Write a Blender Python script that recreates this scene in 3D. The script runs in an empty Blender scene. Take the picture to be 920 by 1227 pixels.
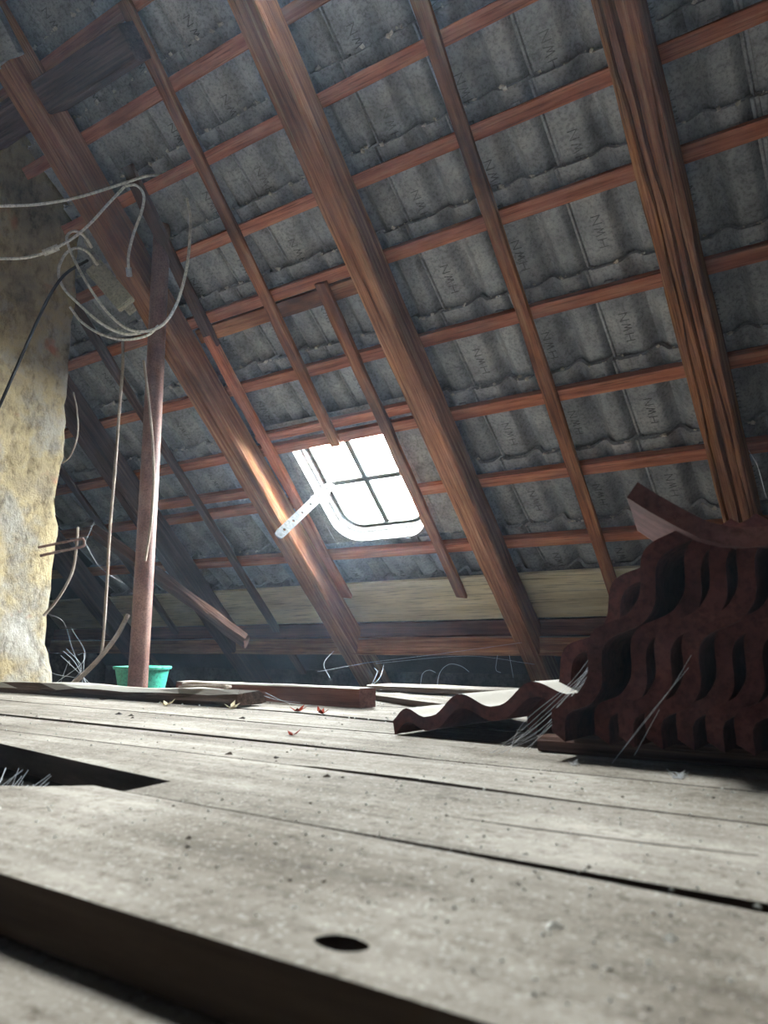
import bpy, bmesh, math, random
from mathutils import Vector, Matrix, noise

random.seed(7)
SC = bpy.context.scene
COL = SC.collection
R = math.radians
S2 = math.sqrt(0.5)

# ------------------------------------------------------------------ camera
CAM_Z = 0.16
FPX = 921.0
YAW, PITCH = R(34.47), R(10.03)
fwd = Vector((-math.sin(YAW) * math.cos(PITCH), math.cos(YAW) * math.cos(PITCH), math.sin(PITCH)))
right = Vector((math.cos(YAW), math.sin(YAW), 0))
up = right.cross(fwd)
cam_d = bpy.data.cameras.new('camera')
cam = bpy.data.objects.new('camera', cam_d)
COL.objects.link(cam)
cam.matrix_world = Matrix(((right.x, up.x, -fwd.x, 0), (right.y, up.y, -fwd.y, 0), (right.z, up.z, -fwd.z, CAM_Z), (0, 0, 0, 1)))
cam_d.sensor_fit = 'VERTICAL'
cam_d.sensor_height = 36.0
cam_d.lens = FPX / 1227.0 * 36.0
cam_d.clip_start = 0.02
cam_d.clip_end = 200
cam_d.dof.use_dof = True
cam_d.dof.focus_distance = 2.4
cam_d.dof.aperture_fstop = 7.0
SC.camera = cam

# ------------------------------------------------------------------ world (bright overcast sky) and exposure
SKY_STRENGTH = 75.0
world = bpy.data.worlds.new('overcast_sky')
SC.world = world
world.use_nodes = True
wn = world.node_tree
bg = wn.nodes['Background']
bg.inputs['Color'].default_value = (0.92, 0.95, 1.0, 1)
bg.inputs['Strength'].default_value = SKY_STRENGTH
SC.view_settings.view_transform = 'Standard'
SC.view_settings.look = 'None'
SC.view_settings.gamma = 1.0
SC.view_settings.use_curve_mapping = False
SC.view_settings.exposure = 1.7

def RP(x, s, w=0.0):
    """point on the 45 degree roof: x along the eaves, s up the slope, w outward from the batten undersides"""
    return Vector((x, 3.5 - s * S2 + w * S2, CAM_Z + s * S2 + w * S2))


RV = Vector((0, -S2, S2))      # up the slope
RN = Vector((0, S2, S2))       # outward

# daylight portals in the skylight and the added upper opening (they guide the sky sampling and give no light themselves)
for nm, x, sl, sx, sy in (('skylight_portal', -2.055, 0.99, 0.66, 0.68), ('added_skylight_portal', -0.995, 3.25, 0.50, 0.86)):
    pl = bpy.data.lights.new(nm, 'AREA')
    pl.shape = 'RECTANGLE'
    pl.size = sx
    pl.size_y = sy
    pl.cycles.is_portal = True
    po = bpy.data.objects.new(nm, pl)
    COL.objects.link(po)
    pm = Matrix.Identity(4)
    for i in range(3):
        pm[i][0], pm[i][1], pm[i][2], pm[i][3] = (-1, 0, 0)[i], RV[i], RN[i], RP(x, sl, 0.125)[i]
    po.matrix_world = pm


def at(px, py, depth):
    """point seen at a photo pixel, at a real distance along the view axis"""
    return Vector((0, 0, CAM_Z)) + (fwd + right * ((px - 460) / FPX) - up * ((py - 613.5) / FPX)) * depth


# ------------------------------------------------------------------ helpers
def lin(c):
    def f(v):
        v /= 255.0
        return v / 12.92 if v <= 0.04045 else ((v + 0.055) / 1.055) ** 2.4
    return (f(c[0]), f(c[1]), f(c[2]), 1)


def tag(o, label=None, cat=None, group=None, kind=None):
    if label: o['label'] = label
    if cat: o['category'] = cat
    if group: o['group'] = group
    if kind: o['kind'] = kind
    return o


def mesh_obj(name, verts, faces, mat, parent=None, smooth=False, mats=None, fmat=None, auto=None):
    me = bpy.data.meshes.new(name)
    me.from_pydata([tuple(v) for v in verts], [], faces)
    for m in (mats or [mat]):
        me.materials.append(m)
    if fmat:
        for p, i in zip(me.polygons, fmat):
            p.material_index = i
    me.validate()
    if smooth:
        for p in me.polygons:
            p.use_smooth = True
    me.update()
    if smooth and auto:
        try:
            me.set_sharp_from_angle(angle=R(auto))
        except Exception:
            pass
    o = bpy.data.objects.new(name, me)
    COL.objects.link(o)
    if parent:
        o.parent = parent
    return o


def bm_obj(name, bm, mat, parent=None, smooth=False):
    me = bpy.data.meshes.new(name)
    bmesh.ops.recalc_face_normals(bm, faces=bm.faces)
    bm.to_mesh(me)
    bm.free()
    me.materials.append(mat)
    if smooth:
        for p in me.polygons:
            p.use_smooth = True
        try:
            me.set_sharp_from_angle(angle=R(35))
        except Exception:
            pass
    o = bpy.data.objects.new(name, me)
    COL.objects.link(o)
    if parent:
        o.parent = parent
    return o


def empty(name, loc=(0, 0, 0)):
    o = bpy.data.objects.new(name, None)
    o.empty_display_size = 0.05
    COL.objects.link(o)
    o.location = loc
    return o


def n1(x, seed=0.0):
    return noise.noise(Vector((x, seed * 13.7 + 0.31, seed * 7.1)))


def frame_mat(origin, xdir, zhint):
    x = Vector(xdir).normalized()
    z = Vector(zhint)
    z = (z - x * z.dot(x)).normalized()
    y = z.cross(x)
    m = Matrix.Identity(4)
    for i in range(3):
        m[i][0], m[i][1], m[i][2], m[i][3] = x[i], y[i], z[i], origin[i]
    return m


def timber(name, p0, p1, zhint, width, height, mat, cracks=(), jit=0.0015, seg=0.12, chamfer=0.006,
           parent=None, seed=0, taper=1.0, warp=0.0, ends=0.0):
    """a sawn or hewn timber: local X runs along it, y across, z from 0 (face towards -zhint) to height.
    cracks: (u, half width, depth, x0, x1) open drying splits in the z=0 face"""
    p0, p1 = Vector(p0), Vector(p1)
    L = (p1 - p0).length
    n = max(2, int(L / seg) + 1)
    rings = []
    hw = width / 2
    for i in range(n + 1):
        t = i / n
        x = t * L
        k = 1 + (taper - 1) * t
        pts = []
        low = [(-hw + chamfer, 0.0)]
        for ci, (u, cw, cd, x0, x1) in enumerate(cracks):
            uu = u + 0.12 * width * n1(x * 1.3, seed + ci * 3.3) + 0.05 * width * n1(x * 6, seed + ci)
            a = 0.0
            if x0 < x < x1:
                a = min(1, (x - x0) / 0.25, (x1 - x) / 0.25) * (0.75 + 0.5 * n1(x * 4, seed + 9 + ci))
            a = max(a, 0.02)
            low += [(uu - cw * a, 0.0), (uu - 0.15 * cw * a, cd * a), (uu + 0.15 * cw * a, cd * a), (uu + cw * a, 0.0)]
        low += [(hw - chamfer, 0.0)]
        pts = low + [(hw, chamfer), (hw, height - chamfer), (hw - chamfer, height), (-hw + chamfer, height), (-hw, height - chamfer), (-hw, chamfer)]
        ring = []
        for j, (a, b) in enumerate(pts):
            ja = jit * noise.noise(Vector((x * 5, j * 3.1 + seed, 0.5))) * 2
            jb = jit * noise.noise(Vector((x * 5, j * 3.1 + seed, 8.5))) * 2
            wz = warp * math.sin(t * math.pi)
            ex = ends * noise.noise(Vector((j * 1.7, seed, 3))) if i in (0, n) else 0
            ring.append(Vector((x + ex, a * k + ja + warp * n1(x, seed), b * k + jb + wz)))
        rings.append(ring)
    m = len(rings[0])
    verts = [v for r in rings for v in r]
    faces = []
    for i in range(n):
        for j in range(m):
            a, b = i * m + j, i * m + (j + 1) % m
            faces.append((a, a + m, b + m, b))
    faces.append(tuple(range(m)))
    faces.append(tuple(reversed(range(n * m, n * m + m))))
    o = mesh_obj(name, verts, faces, mat, parent)
    mw = frame_mat(p0, p1 - p0, zhint)
    o.matrix_world = mw
    return o


def smooth_path(pts, k=6):
    pts = [Vector(p) for p in pts]
    if len(pts) < 3:
        return pts
    out = []
    P = [pts[0] * 2 - pts[1]] + pts + [pts[-1] * 2 - pts[-2]]
    for i in range(1, len(P) - 2):
        a, b, c, d = P[i - 1], P[i], P[i + 1], P[i + 2]
        for j in range(k):
            t = j / k
            out.append(0.5 * ((2 * b) + (c - a) * t + (2 * a - 5 * b + 4 * c - d) * t * t + (3 * b - a - 3 * c + d) * t ** 3))
    out.append(pts[-1])
    return out


def tube_data(pts, r, n=6, verts=None, faces=None):
    verts = [] if verts is None else verts
    faces = [] if faces is None else faces
    base = len(verts)
    prev = None
    for i, p in enumerate(pts):
        d = (pts[min(i + 1, len(pts) - 1)] - pts[max(i - 1, 0)])
        if d.length < 1e-9:
            d = Vector((0, 0, 1))
        d.normalize()
        if prev is None:
            a = d.orthogonal().normalized()
        else:
            a = prev - d * prev.dot(d)
            a = a.normalized() if a.length > 1e-6 else d.orthogonal().normalized()
        prev = a
        b = d.cross(a)
        rr = r(i / max(1, len(pts) - 1)) if callable(r) else r
        for j in range(n):
            t = 2 * math.pi * j / n
            verts.append(p + (a * math.cos(t) + b * math.sin(t)) * rr)
    for i in range(len(pts) - 1):
        for j in range(n):
            x, y = base + i * n + j, base + i * n + (j + 1) % n
            faces.append((x, y, y + n, x + n))
    faces.append(tuple(reversed(range(base, base + n))))
    faces.append(tuple(range(base + (len(pts) - 1) * n, base + len(pts) * n)))
    return verts, faces


def tube(name, pts, r, mat, parent=None, n=6, k=6):
    v, f = tube_data(smooth_path(pts, k), r, n)
    return mesh_obj(name, v, f, mat, parent, smooth=True, auto=60)


def prism(name, poly, z0, z1, mat, parent=None, hole=None, bevel=0.0):
    """extruded polygon (xy) from z0 up to z1, optional hole ring"""
    bm = bmesh.new()
    def loop(pts):
        vs = [bm.verts.new((p[0], p[1], z1 + (p[2] if len(p) > 2 else 0))) for p in pts]
        return [bm.edges.new((vs[i], vs[(i + 1) % len(vs)])) for i in range(len(vs))]
    es = loop(poly)
    if hole:
        es += loop(hole)
    bmesh.ops.triangle_fill(bm, use_beauty=True, edges=es)
    top = list(bm.faces)
    r = bmesh.ops.extrude_face_region(bm, geom=top)
    nv = [g for g in r['geom'] if isinstance(g, bmesh.types.BMVert)]
    bmesh.ops.translate(bm, verts=nv, vec=(0, 0, z0 - z1))
    return bm_obj(name, bm, mat, parent)


def lumps(name, items, mat, parent=None, kind=None):
    """little irregular lumps: items = (pos, radius, flatness)"""
    verts, faces = [], []
    base = [(0, 0, 1), (0.9, 0, 0.1), (-0.3, 0.85, 0), (-0.3, -0.85, 0.1), (0.35, 0.5, -0.9), (-0.6, -0.1, -0.8), (0.3, -0.5, -0.85)]
    F = [(0, 1, 2), (0, 2, 3), (0, 3, 1), (1, 4, 2), (2, 4, 5), (2, 5, 3), (3, 5, 6), (3, 6, 1), (1, 6, 4), (4, 6, 5)]
    for p, r, fl in items:
        b = len(verts)
        a = random.uniform(0, 6.28)
        ca, sa = math.cos(a), math.sin(a)
        for v in base:
            q = Vector((v[0] * ca - v[1] * sa, v[0] * sa + v[1] * ca, v[2] * fl)) * r * random.uniform(0.7, 1.25)
            verts.append(Vector(p) + q)
        faces += [tuple(i + b for i in f) for f in F]
    o = mesh_obj(name, verts, faces, mat, parent)
    if kind:
        o['kind'] = kind
    return o


# ------------------------------------------------------------------ materials
def new_mat(name):
    m = bpy.data.materials.new(name)
    m.use_nodes = True
    nt = m.node_tree
    for n in list(nt.nodes):
        nt.nodes.remove(n)
    out = nt.nodes.new('ShaderNodeOutputMaterial')
    bs = nt.nodes.new('ShaderNodeBsdfPrincipled')
    nt.links.new(bs.outputs[0], out.inputs[0])
    return m, nt, bs, out


def coords(nt, scale=(1, 1, 1), rand=True):
    tc = nt.nodes.new('ShaderNodeTexCoord')
    mp = nt.nodes.new('ShaderNodeMapping')
    mp.inputs['Scale'].default_value = scale
    if rand:
        oi = nt.nodes.new('ShaderNodeObjectInfo')
        mul = nt.nodes.new('ShaderNodeVectorMath')
        mul.operation = 'SCALE'
        mul.inputs[0].default_value = (37.0, 53.0, 91.0)
        nt.links.new(oi.outputs['Random'], mul.inputs['Scale'])
        add = nt.nodes.new('ShaderNodeVectorMath')
        add.operation = 'ADD'
        nt.links.new(tc.outputs['Object'], add.inputs[0])
        nt.links.new(mul.outputs[0], add.inputs[1])
        nt.links.new(add.outputs[0], mp.inputs['Vector'])
    else:
        nt.links.new(tc.outputs['Object'], mp.inputs['Vector'])
    return mp.outputs[0]


def noise_tex(nt, vec, scale, detail=6, rough=0.6):
    n = nt.nodes.new('ShaderNodeTexNoise')
    n.inputs['Scale'].default_value = scale
    n.inputs['Detail'].default_value = detail
    n.inputs['Roughness'].default_value = rough
    nt.links.new(vec, n.inputs['Vector'])
    return n.outputs['Fac']


def ramp(nt, fac, stops):
    r = nt.nodes.new('ShaderNodeValToRGB')
    e = r.color_ramp.elements
    while len(e) < len(stops):
        e.new(0.5)
    for el, (p, c) in zip(e, stops):
        el.position = p
        el.color = c if len(c) == 4 else lin(c)
    nt.links.new(fac, r.inputs[0])
    return r.outputs[0]


def mix(nt, fac, a, b, mode='MIX'):
    m = nt.nodes.new('ShaderNodeMix')
    m.data_type = 'RGBA'
    m.blend_type = mode
    for src, idx in ((fac, 0), (a, 6), (b, 7)):
        if hasattr(src, 'links'):
            nt.links.new(src, m.inputs[idx])
        elif idx == 0:
            m.inputs[0].default_value = src
        else:
            m.inputs[idx].default_value = src if len(src) == 4 else lin(src)
    return m.outputs[2]


def bump(nt, bs, fac, strength, dist=0.005):
    b = nt.nodes.new('ShaderNodeBump')
    b.inputs['Strength'].default_value = strength
    b.inputs['Distance'].default_value = dist
    nt.links.new(fac, b.inputs['Height'])
    nt.links.new(b.outputs[0], bs.inputs['Normal'])


def up_mask(nt, lo=0.35, hi=0.8):
    g = nt.nodes.new('ShaderNodeNewGeometry')
    s = nt.nodes.new('ShaderNodeSeparateXYZ')
    nt.links.new(g.outputs['Normal'], s.inputs[0])
    mr = nt.nodes.new('ShaderNodeMapRange')
    mr.inputs[1].default_value = lo
    mr.inputs[2].default_value = hi
    nt.links.new(s.outputs['Z'], mr.inputs[0])
    return mr.outputs[0]


def wood(name, dark, mid, light, grain=(1.1, 48, 48), stain=0.35, bstr=0.6, dust=None, spec=0.25, rough=0.8):
    m, nt, bs, out = new_mat(name)
    v = coords(nt, grain)
    g = noise_tex(nt, v, 1.6, 8, 0.65)
    c = ramp(nt, g, [(0.28, dark), (0.5, mid), (0.72, light)])
    v2 = coords(nt, (1.2, 4, 4))
    s = noise_tex(nt, v2, 1.7, 4, 0.6)
    st = ramp(nt, s, [(0.3, (255 * (1 - stain),) * 3), (0.65, (255, 255, 255))])
    c = mix(nt, 1.0, c, st, 'MULTIPLY')
    v3 = coords(nt, (2.2, 90, 90))
    fine = noise_tex(nt, v3, 2.0, 5, 0.7)
    cr = ramp(nt, fine, [(0.36, (50, 36, 32)), (0.47, (255, 255, 255))])
    c = mix(nt, 0.55, c, cr, 'MULTIPLY')
    if dust:
        c = mix(nt, up_mask(nt), c, dust)
    nt.links.new(c, bs.inputs['Base Color'])
    bs.inputs['Roughness'].default_value = rough
    bs.inputs['Specular IOR Level'].default_value = spec
    ad = nt.nodes.new('ShaderNodeMath')
    ad.operation = 'ADD'
    nt.links.new(g, ad.inputs[0])
    nt.links.new(fine, ad.inputs[1])
    bump(nt, bs, ad.outputs[0], bstr, 0.006)
    return m


DUST = (196, 190, 178)
M_rafter = wood('weathered_rafter_wood', (104, 64, 42), (184, 122, 82), (226, 174, 124), bstr=0.9, dust=(150, 138, 126))
M_rafter_pale = wood('bleached_rafter_wood', (120, 84, 58), (190, 148, 104), (226, 194, 148), bstr=0.8)
M_rafter_dark = wood('dark_rafter_wood', (58, 40, 36), (104, 76, 66), (142, 108, 92), bstr=0.9)
M_batten = wood('red_brown_batten_wood', (150, 84, 58), (202, 124, 90), (224, 158, 120), grain=(2, 30, 30), stain=0.3, bstr=0.4)
M_lath = wood('brown_lath_wood', (104, 58, 38), (182, 116, 76), (220, 162, 112), grain=(1.5, 30, 30), stain=0.5, bstr=0.5)
M_pale = wood('pale_board_wood', (214, 196, 158), (238, 224, 188), (246, 236, 210), grain=(1.5, 14, 14), stain=0.15, bstr=0.25)
M_plate = wood('wall_plate_wood', (70, 36, 30), (128, 76, 60), (160, 106, 82), bstr=0.5)
M_oldtimber = wood('old_dusty_timber', (52, 38, 32), (98, 76, 64), (132, 108, 92), bstr=0.9, dust=DUST)
M_redtimber = wood('planed_red_timber', (78, 48, 42), (120, 78, 66), (142, 98, 82), bstr=0.4, dust=DUST)


def floor_mat():
    m, nt, bs, out = new_mat('dusty_floor_board')
    v = coords(nt, (1.0, 16, 16))
    g = noise_tex(nt, v, 1.6, 8, 0.65)
    c = ramp(nt, g, [(0.3, (140, 131, 120)), (0.5, (176, 166, 154)), (0.7, (198, 189, 177))])
    v2 = coords(nt, (1, 1, 1))
    sp = noise_tex(nt, v2, 75, 6, 0.75)
    c = mix(nt, 1.0, c, ramp(nt, sp, [(0.30, (170, 164, 156)), (0.5, (255, 255, 255))]), 'MULTIPLY')
    lg = noise_tex(nt, v2, 3.2, 5, 0.6)
    c = mix(nt, 1.0, c, ramp(nt, lg, [(0.33, (186, 182, 176)), (0.62, (255, 255, 255))]), 'MULTIPLY')
    # crumbs of pale lime dust
    f2 = noise_tex(nt, v2, 260, 3, 0.6)
    c = mix(nt, ramp(nt, f2, [(0.58, (0, 0, 0)), (0.68, (190, 190, 190))]), c, (226, 220, 210))
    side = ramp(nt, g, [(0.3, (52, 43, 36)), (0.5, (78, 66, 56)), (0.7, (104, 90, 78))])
    c = mix(nt, up_mask(nt, 0.3, 0.7), side, c)      # dust on the upper faces; side colour darkened to stand in for shade
    nt.links.new(c, bs.inputs['Base Color'])
    bs.inputs['Roughness'].default_value = 0.92
    bs.inputs['Specular IOR Level'].default_value = 0.15
    ad = nt.nodes.new('ShaderNodeMath')
    ad.operation = 'MULTIPLY_ADD'
    ad.inputs[1].default_value = 1.2
    nt.links.new(sp, ad.inputs[0])
    nt.links.new(g, ad.inputs[2])
    bump(nt, bs, ad.outputs[0], 0.4, 0.004)
    return m


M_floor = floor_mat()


def speckled(name, a, b, c, scale=14, fine=90, rough=0.9, bstr=0.4, dust=None, dlo=0.35, dhi=0.8, spec=0.2, rand=True):
    m, nt, bs, out = new_mat(name)
    v = coords(nt, (1, 1, 1), rand)
    g = noise_tex(nt, v, scale, 6, 0.6)
    col = ramp(nt, g, [(0.3, a), (0.5, b), (0.7, c)])
    f = noise_tex(nt, v, fine, 4, 0.7)
    col = mix(nt, 0.6, col, ramp(nt, f, [(0.35, (140, 140, 140)), (0.55, (255, 255, 255))]), 'MULTIPLY')
    if dust:
        col = mix(nt, up_mask(nt, dlo, dhi), col, dust)
    nt.links.new(col, bs.inputs['Base Color'])
    bs.inputs['Roughness'].default_value = rough
    bs.inputs['Specular IOR Level'].default_value = spec
    bump(nt, bs, f, bstr, 0.004)
    return m


M_tile = speckled('grey_concrete_tile', (124, 126, 131), (158, 160, 165), (184, 184, 185), scale=9, rough=0.5, bstr=0.25, spec=0.5)
M_letter = speckled('dirty_moulded_lettering', (100, 101, 104), (118, 119, 122), (134, 135, 138))
M_redtile = speckled('maroon_concrete_tile', (62, 36, 35), (86, 50, 48), (106, 64, 60), scale=12, rough=0.85, dust=(206, 198, 186), dlo=0.62, dhi=0.85)
M_redtile_dusty = speckled('dusty_maroon_ridge_tile', (78, 48, 47), (108, 70, 67), (132, 92, 88), scale=12, rough=0.85, dust=(214, 204, 196), dlo=0.2, dhi=0.7)
M_crumb = speckled('pale_lime_mortar', (186, 182, 172), (212, 208, 198), (228, 224, 216))
M_darkcrumb = speckled('dark_droppings', (34, 28, 24), (58, 46, 38), (84, 68, 56))
M_metalwhite = speckled('white_painted_metal', (214, 216, 214), (228, 230, 228), (238, 238, 236), scale=20, rough=0.5, bstr=0.1, spec=0.5)
M_framegrey = speckled('chalky_painted_frame', (128, 130, 130), (146, 148, 148), (160, 162, 160), scale=24, rough=0.6, bstr=0.1)
M_flange = speckled('grey_sheet_metal_flashing', (128, 126, 124), (154, 150, 146), (176, 172, 166), scale=16, rough=0.6, spec=0.4)
M_pipe = speckled('rust_brown_pipe', (110, 76, 68), (138, 100, 90), (160, 124, 110), scale=10, fine=160, rough=0.55, spec=0.4)
M_green = speckled('mint_green_plastic', (70, 190, 160), (84, 206, 174), (104, 216, 186), scale=6, rough=0.45, bstr=0.05, spec=0.5)
M_cablewhite = speckled('white_cable_sheath', (232, 230, 222), (240, 238, 230), (246, 244, 240), rough=0.5, bstr=0.05)
M_cableblack = speckled('black_cable_sheath', (26, 26, 28), (36, 36, 38), (48, 48, 50), rough=0.5, bstr=0.05)
M_rope = speckled('frayed_grey_rope', (136, 122, 110), (166, 150, 136), (190, 176, 160), fine=300)
M_boxgrey = speckled('cream_plastic_box', (176, 172, 152), (196, 192, 172), (210, 206, 190), rough=0.6, bstr=0.1)
M_metaldark = speckled('galvanised_connector', (150, 150, 150), (180, 180, 180), (205, 205, 205), rough=0.4, spec=0.6)
M_rust = speckled('rusty_iron_rod', (110, 84, 76), (146, 116, 106), (170, 142, 130), rough=0.7)
M_wall = speckled('dark_rubble_masonry', (56, 50, 46), (84, 76, 70), (110, 100, 92), scale=5, fine=40, bstr=0.8)
M_under = speckled('dark_dust_bed', (48, 44, 40), (70, 65, 60), (92, 86, 80), scale=10, fine=60, bstr=1.0)
M_leaf = speckled('dry_red_leaf', (120, 36, 24), (160, 52, 32), (190, 84, 50), scale=40)
M_paper = speckled('cream_flake', (226, 206, 160), (238, 222, 182), (244, 232, 200), scale=20)
M_sheath = speckled('dark_underlay', (44, 40, 40), (60, 56, 54), (74, 68, 66), scale=4)
M_muntin = speckled('dark_glazing_bar', (52, 54, 50), (66, 68, 62), (82, 84, 76), scale=30)


def cob_mat():
    m, nt, bs, out = new_mat('cobweb_thread')
    bs.inputs['Base Color'].default_value = (0.8, 0.82, 0.85, 1)
    bs.inputs['Roughness'].default_value = 0.6
    return m


M_cob = cob_mat()


def glass_mat():
    m, nt, bs, out = new_mat('window_glass')
    nt.nodes.remove(bs)
    t = nt.nodes.new('ShaderNodeBsdfTransparent')
    t.inputs[0].default_value = (0.93, 0.96, 0.95, 1)
    g = nt.nodes.new('ShaderNodeBsdfGlossy')
    g.inputs['Roughness'].default_value = 0.05
    mx = nt.nodes.new('ShaderNodeMixShader')
    mx.inputs[0].default_value = 0.05
    nt.links.new(t.outputs[0], mx.inputs[1])
    nt.links.new(g.outputs[0], mx.inputs[2])
    nt.links.new(mx.outputs[0], out.inputs[0])
    return m


M_glass = glass_mat()


def chimney_mat():
    m, nt, bs, out = new_mat('rough_lime_plaster')
    v = coords(nt, (1, 1, 1), False)
    a = noise_tex(nt, v, 3.0, 7, 0.65)
    c = ramp(nt, a, [(0.28, (96, 90, 82)), (0.40, (156, 142, 118)), (0.50, (184, 166, 130)), (0.60, (170, 162, 148)), (0.72, (190, 186, 178))])
    vs = coords(nt, (3, 3, 1.6), False)
    st = noise_tex(nt, vs, 9, 8, 0.75)
    c = mix(nt, 0.75, c, ramp(nt, st, [(0.30, (90, 78, 62)), (0.52, (255, 255, 255))]), 'MULTIPLY')
    b = noise_tex(nt, v, 5.5, 3, 0.5)
    c = mix(nt, ramp(nt, b, [(0.66, (0, 0, 0)), (0.73, (220, 220, 220))]), c, (176, 104, 78))
    nt.links.new(c, bs.inputs['Base Color'])
    bs.inputs['Roughness'].default_value = 0.95
    bs.inputs['Specular IOR Level'].default_value = 0.1
    f = noise_tex(nt, v, 26, 6, 0.7)
    ad = nt.nodes.new('ShaderNodeMath')
    ad.operation = 'ADD'
    nt.links.new(f, ad.inputs[0])
    nt.links.new(st, ad.inputs[1])
    bump(nt, bs, ad.outputs[0], 0.9, 0.012)
    return m


M_chimney = chimney_mat()

# ------------------------------------------------------------------ the shell
XL, XR = -5.3, 2.6
S_RIDGE = 5.2
HX0, HX1, HS0, HS1 = -2.37, -1.74, 0.708, 1.32      # opening left for the skylight


def slab(name, quads, thick_vec, mat):
    verts, faces = [], []
    for q in quads:
        b = len(verts)
        verts += [Vector(p) for p in q] + [Vector(p) + thick_vec for p in q]
        faces += [(b, b + 1, b + 2, b + 3), (b + 7, b + 6, b + 5, b + 4)]
        for i in range(4):
            j = (i + 1) % 4
            faces.append((b + i, b + 4 + i, b + 4 + j, b + j))
    return tag(mesh_obj(name, verts, faces, mat), kind='structure')


def rq(x0, x1, s0, s1, w):
    return [RP(x0, s0, w), RP(x1, s0, w), RP(x1, s1, w), RP(x0, s1, w)]


WU = 0.150
UX0, UX1, US0, US1 = -1.22, -0.77, 2.86, 3.66      # opening of the added, unseen upper skylight, above the picture
ceiling = slab('ceiling', [rq(XL, XR, -0.75, HS0, WU), rq(XL, HX0, HS0, HS1, WU), rq(HX1, XR, HS0, HS1, WU), rq(XL, XR, HS1, US0, WU),
                           rq(XL, UX0, US0, US1, WU), rq(UX1, XR, US0, US1, WU), rq(XL, XR, US1, S_RIDGE, WU)], RN * 0.03, M_sheath)
rid = RP(0, S_RIDGE, WU)
slab('wall_roof_rear_slope', [[(XL, rid.y, rid.z), (XR, rid.y, rid.z), (XR, rid.y - 4.2, rid.z - 4.2), (XL, rid.y - 4.2, rid.z - 4.2)]], Vector((0, -0.03, 0.03)), M_sheath)
slab('wall_left', [[(XL, -5, -0.6), (XL, 5, -0.6), (XL, 5, 4.5), (XL, -5, 4.5)]], Vector((-0.1, 0, 0)), M_wall)
slab('wall_right', [[(XR, -5, -0.6), (XR, 5, -0.6), (XR, 5, 4.5), (XR, -5, 4.5)]], Vector((0.1, 0, 0)), M_wall)
slab('wall_eaves', [[(XL, 3.85, -0.6), (XR, 3.85, -0.6), (XR, 3.85, 0.6), (XL, 3.85, 0.6)]], Vector((0, 0.1, 0)), M_wall)
slab('wall_rear', [[(XL, -4.1, -0.6), (XR, -4.1, -0.6), (XR, -4.1, 0.6), (XL, -4.1, 0.6)]], Vector((0, -0.1, 0)), M_wall)
floor = slab('floor', [[(XL, -4.2, -0.13), (XR, -4.2, -0.13), (XR, 4.0, -0.13), (XL, 4.0, -0.13)]], Vector((0, 0, -0.1)), M_under)


# ------------------------------------------------------------------ floor boards (children of the floor)
def fz(x):
    return 0.005 * max(0.0, -x)


def board(poly, hole=None, th=0.028, mat=None, lift=0.0):
    """one floor board; the floor rises very slightly towards the chimney"""
    pts = []
    for i, p in enumerate(poly):
        q = poly[(i + 1) % len(poly)]
        L = math.dist(p[:2], q[:2])
        n = max(1, int(L / 0.25))
        for k in range(n):
            t = k / n
            x = p[0] + (q[0] - p[0]) * t
            y = p[1] + (q[1] - p[1]) * t
            if L > 1.0:
                y += 0.0035 * n1(x * 2.1, p[1] * 7) + 0.0012 * n1(x * 11, p[1] * 3)
            pts.append((x, y))
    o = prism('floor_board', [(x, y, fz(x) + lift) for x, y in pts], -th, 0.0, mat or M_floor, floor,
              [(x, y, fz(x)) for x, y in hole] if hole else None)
    return o


knot = []
for i in range(18):
    t = 2 * math.pi * i / 18
    knot.append((-0.276 + 0.0165 * math.cos(t) + 0.001 * math.sin(3 * t), 0.361 + 0.0105 * math.sin(t)))
FX0, FX1 = -5.2, 2.5
# front board with the knot hole and its frayed back edge along the missing strip
board([(FX0, 0.333), (FX1, 0.322), (FX1, 0.530), (-0.05, 0.545), (-0.2, 0.555), (-0.45, 0.565), (-0.745, 0.571), (-0.80, 0.575), (-0.845, 0.535), (-0.90, 0.505), (-1.1, 0.50), (-1.5, 0.53), (FX0, 0.55)], knot, th=0.039)
# second board, a strip missing on its left
board([(-0.742, 0.572), (-0.45, 0.569), (-0.2, 0.568), (FX1, 0.566), (FX1, 0.812), (-0.3, 0.806), (-0.55, 0.815), (-0.70, 0.822), (FX0, 0.86), (FX0, 0.80), (-1.6, 0.765), (-1.27, 0.722), (-0.95, 0.672), (-0.75, 0.645)],
      [(-0.40, 0.671), (-0.30, 0.669), (-0.20, 0.676), (-0.12, 0.688), (-0.12, 0.691), (-0.20, 0.680), (-0.30, 0.674)], th=0.036)
board([(FX0, 0.869), (-0.72, 0.8255), (-0.68, 0.834), (-0.53, 0.834), (-0.3, 0.8105), (FX1, 0.815), (FX1, 0.984), (-0.62, 0.980), (-1.03, 0.983), (-2.4, 1.004), (FX0, 1.03)])
board([(FX0, 1.052), (-2.4, 1.026), (-1.03, 1.007), (-0.66, 0.998), (-0.6, 0.985), (FX1, 0.987), (FX1, 1.229), (-0.7, 1.210), (FX0, 1.35)])
board([(FX0, 1.366), (-0.7, 1.218), (FX1, 1.236), (FX1, 1.405), (-0.9, 1.385), (-1.25, 1.445), (FX0, 1.59)])
board([(FX0, 1.608), (-1.25, 1.467), (-0.9, 1.418), (FX1, 1.436), (FX1, 1.69), (FX0, 1.80)])
board([(-1.98, 1.768), (FX1, 1.697), (FX1, 1.95), (-1.98, 1.99)])
board([(-1.98, 1.996), (FX1, 1.956), (FX1, 2.22), (-1.98, 2.25)])
board([(-1.98, 2.256), (FX1, 2.227), (FX1, 2.47), (-1.98, 2.50)])
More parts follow.
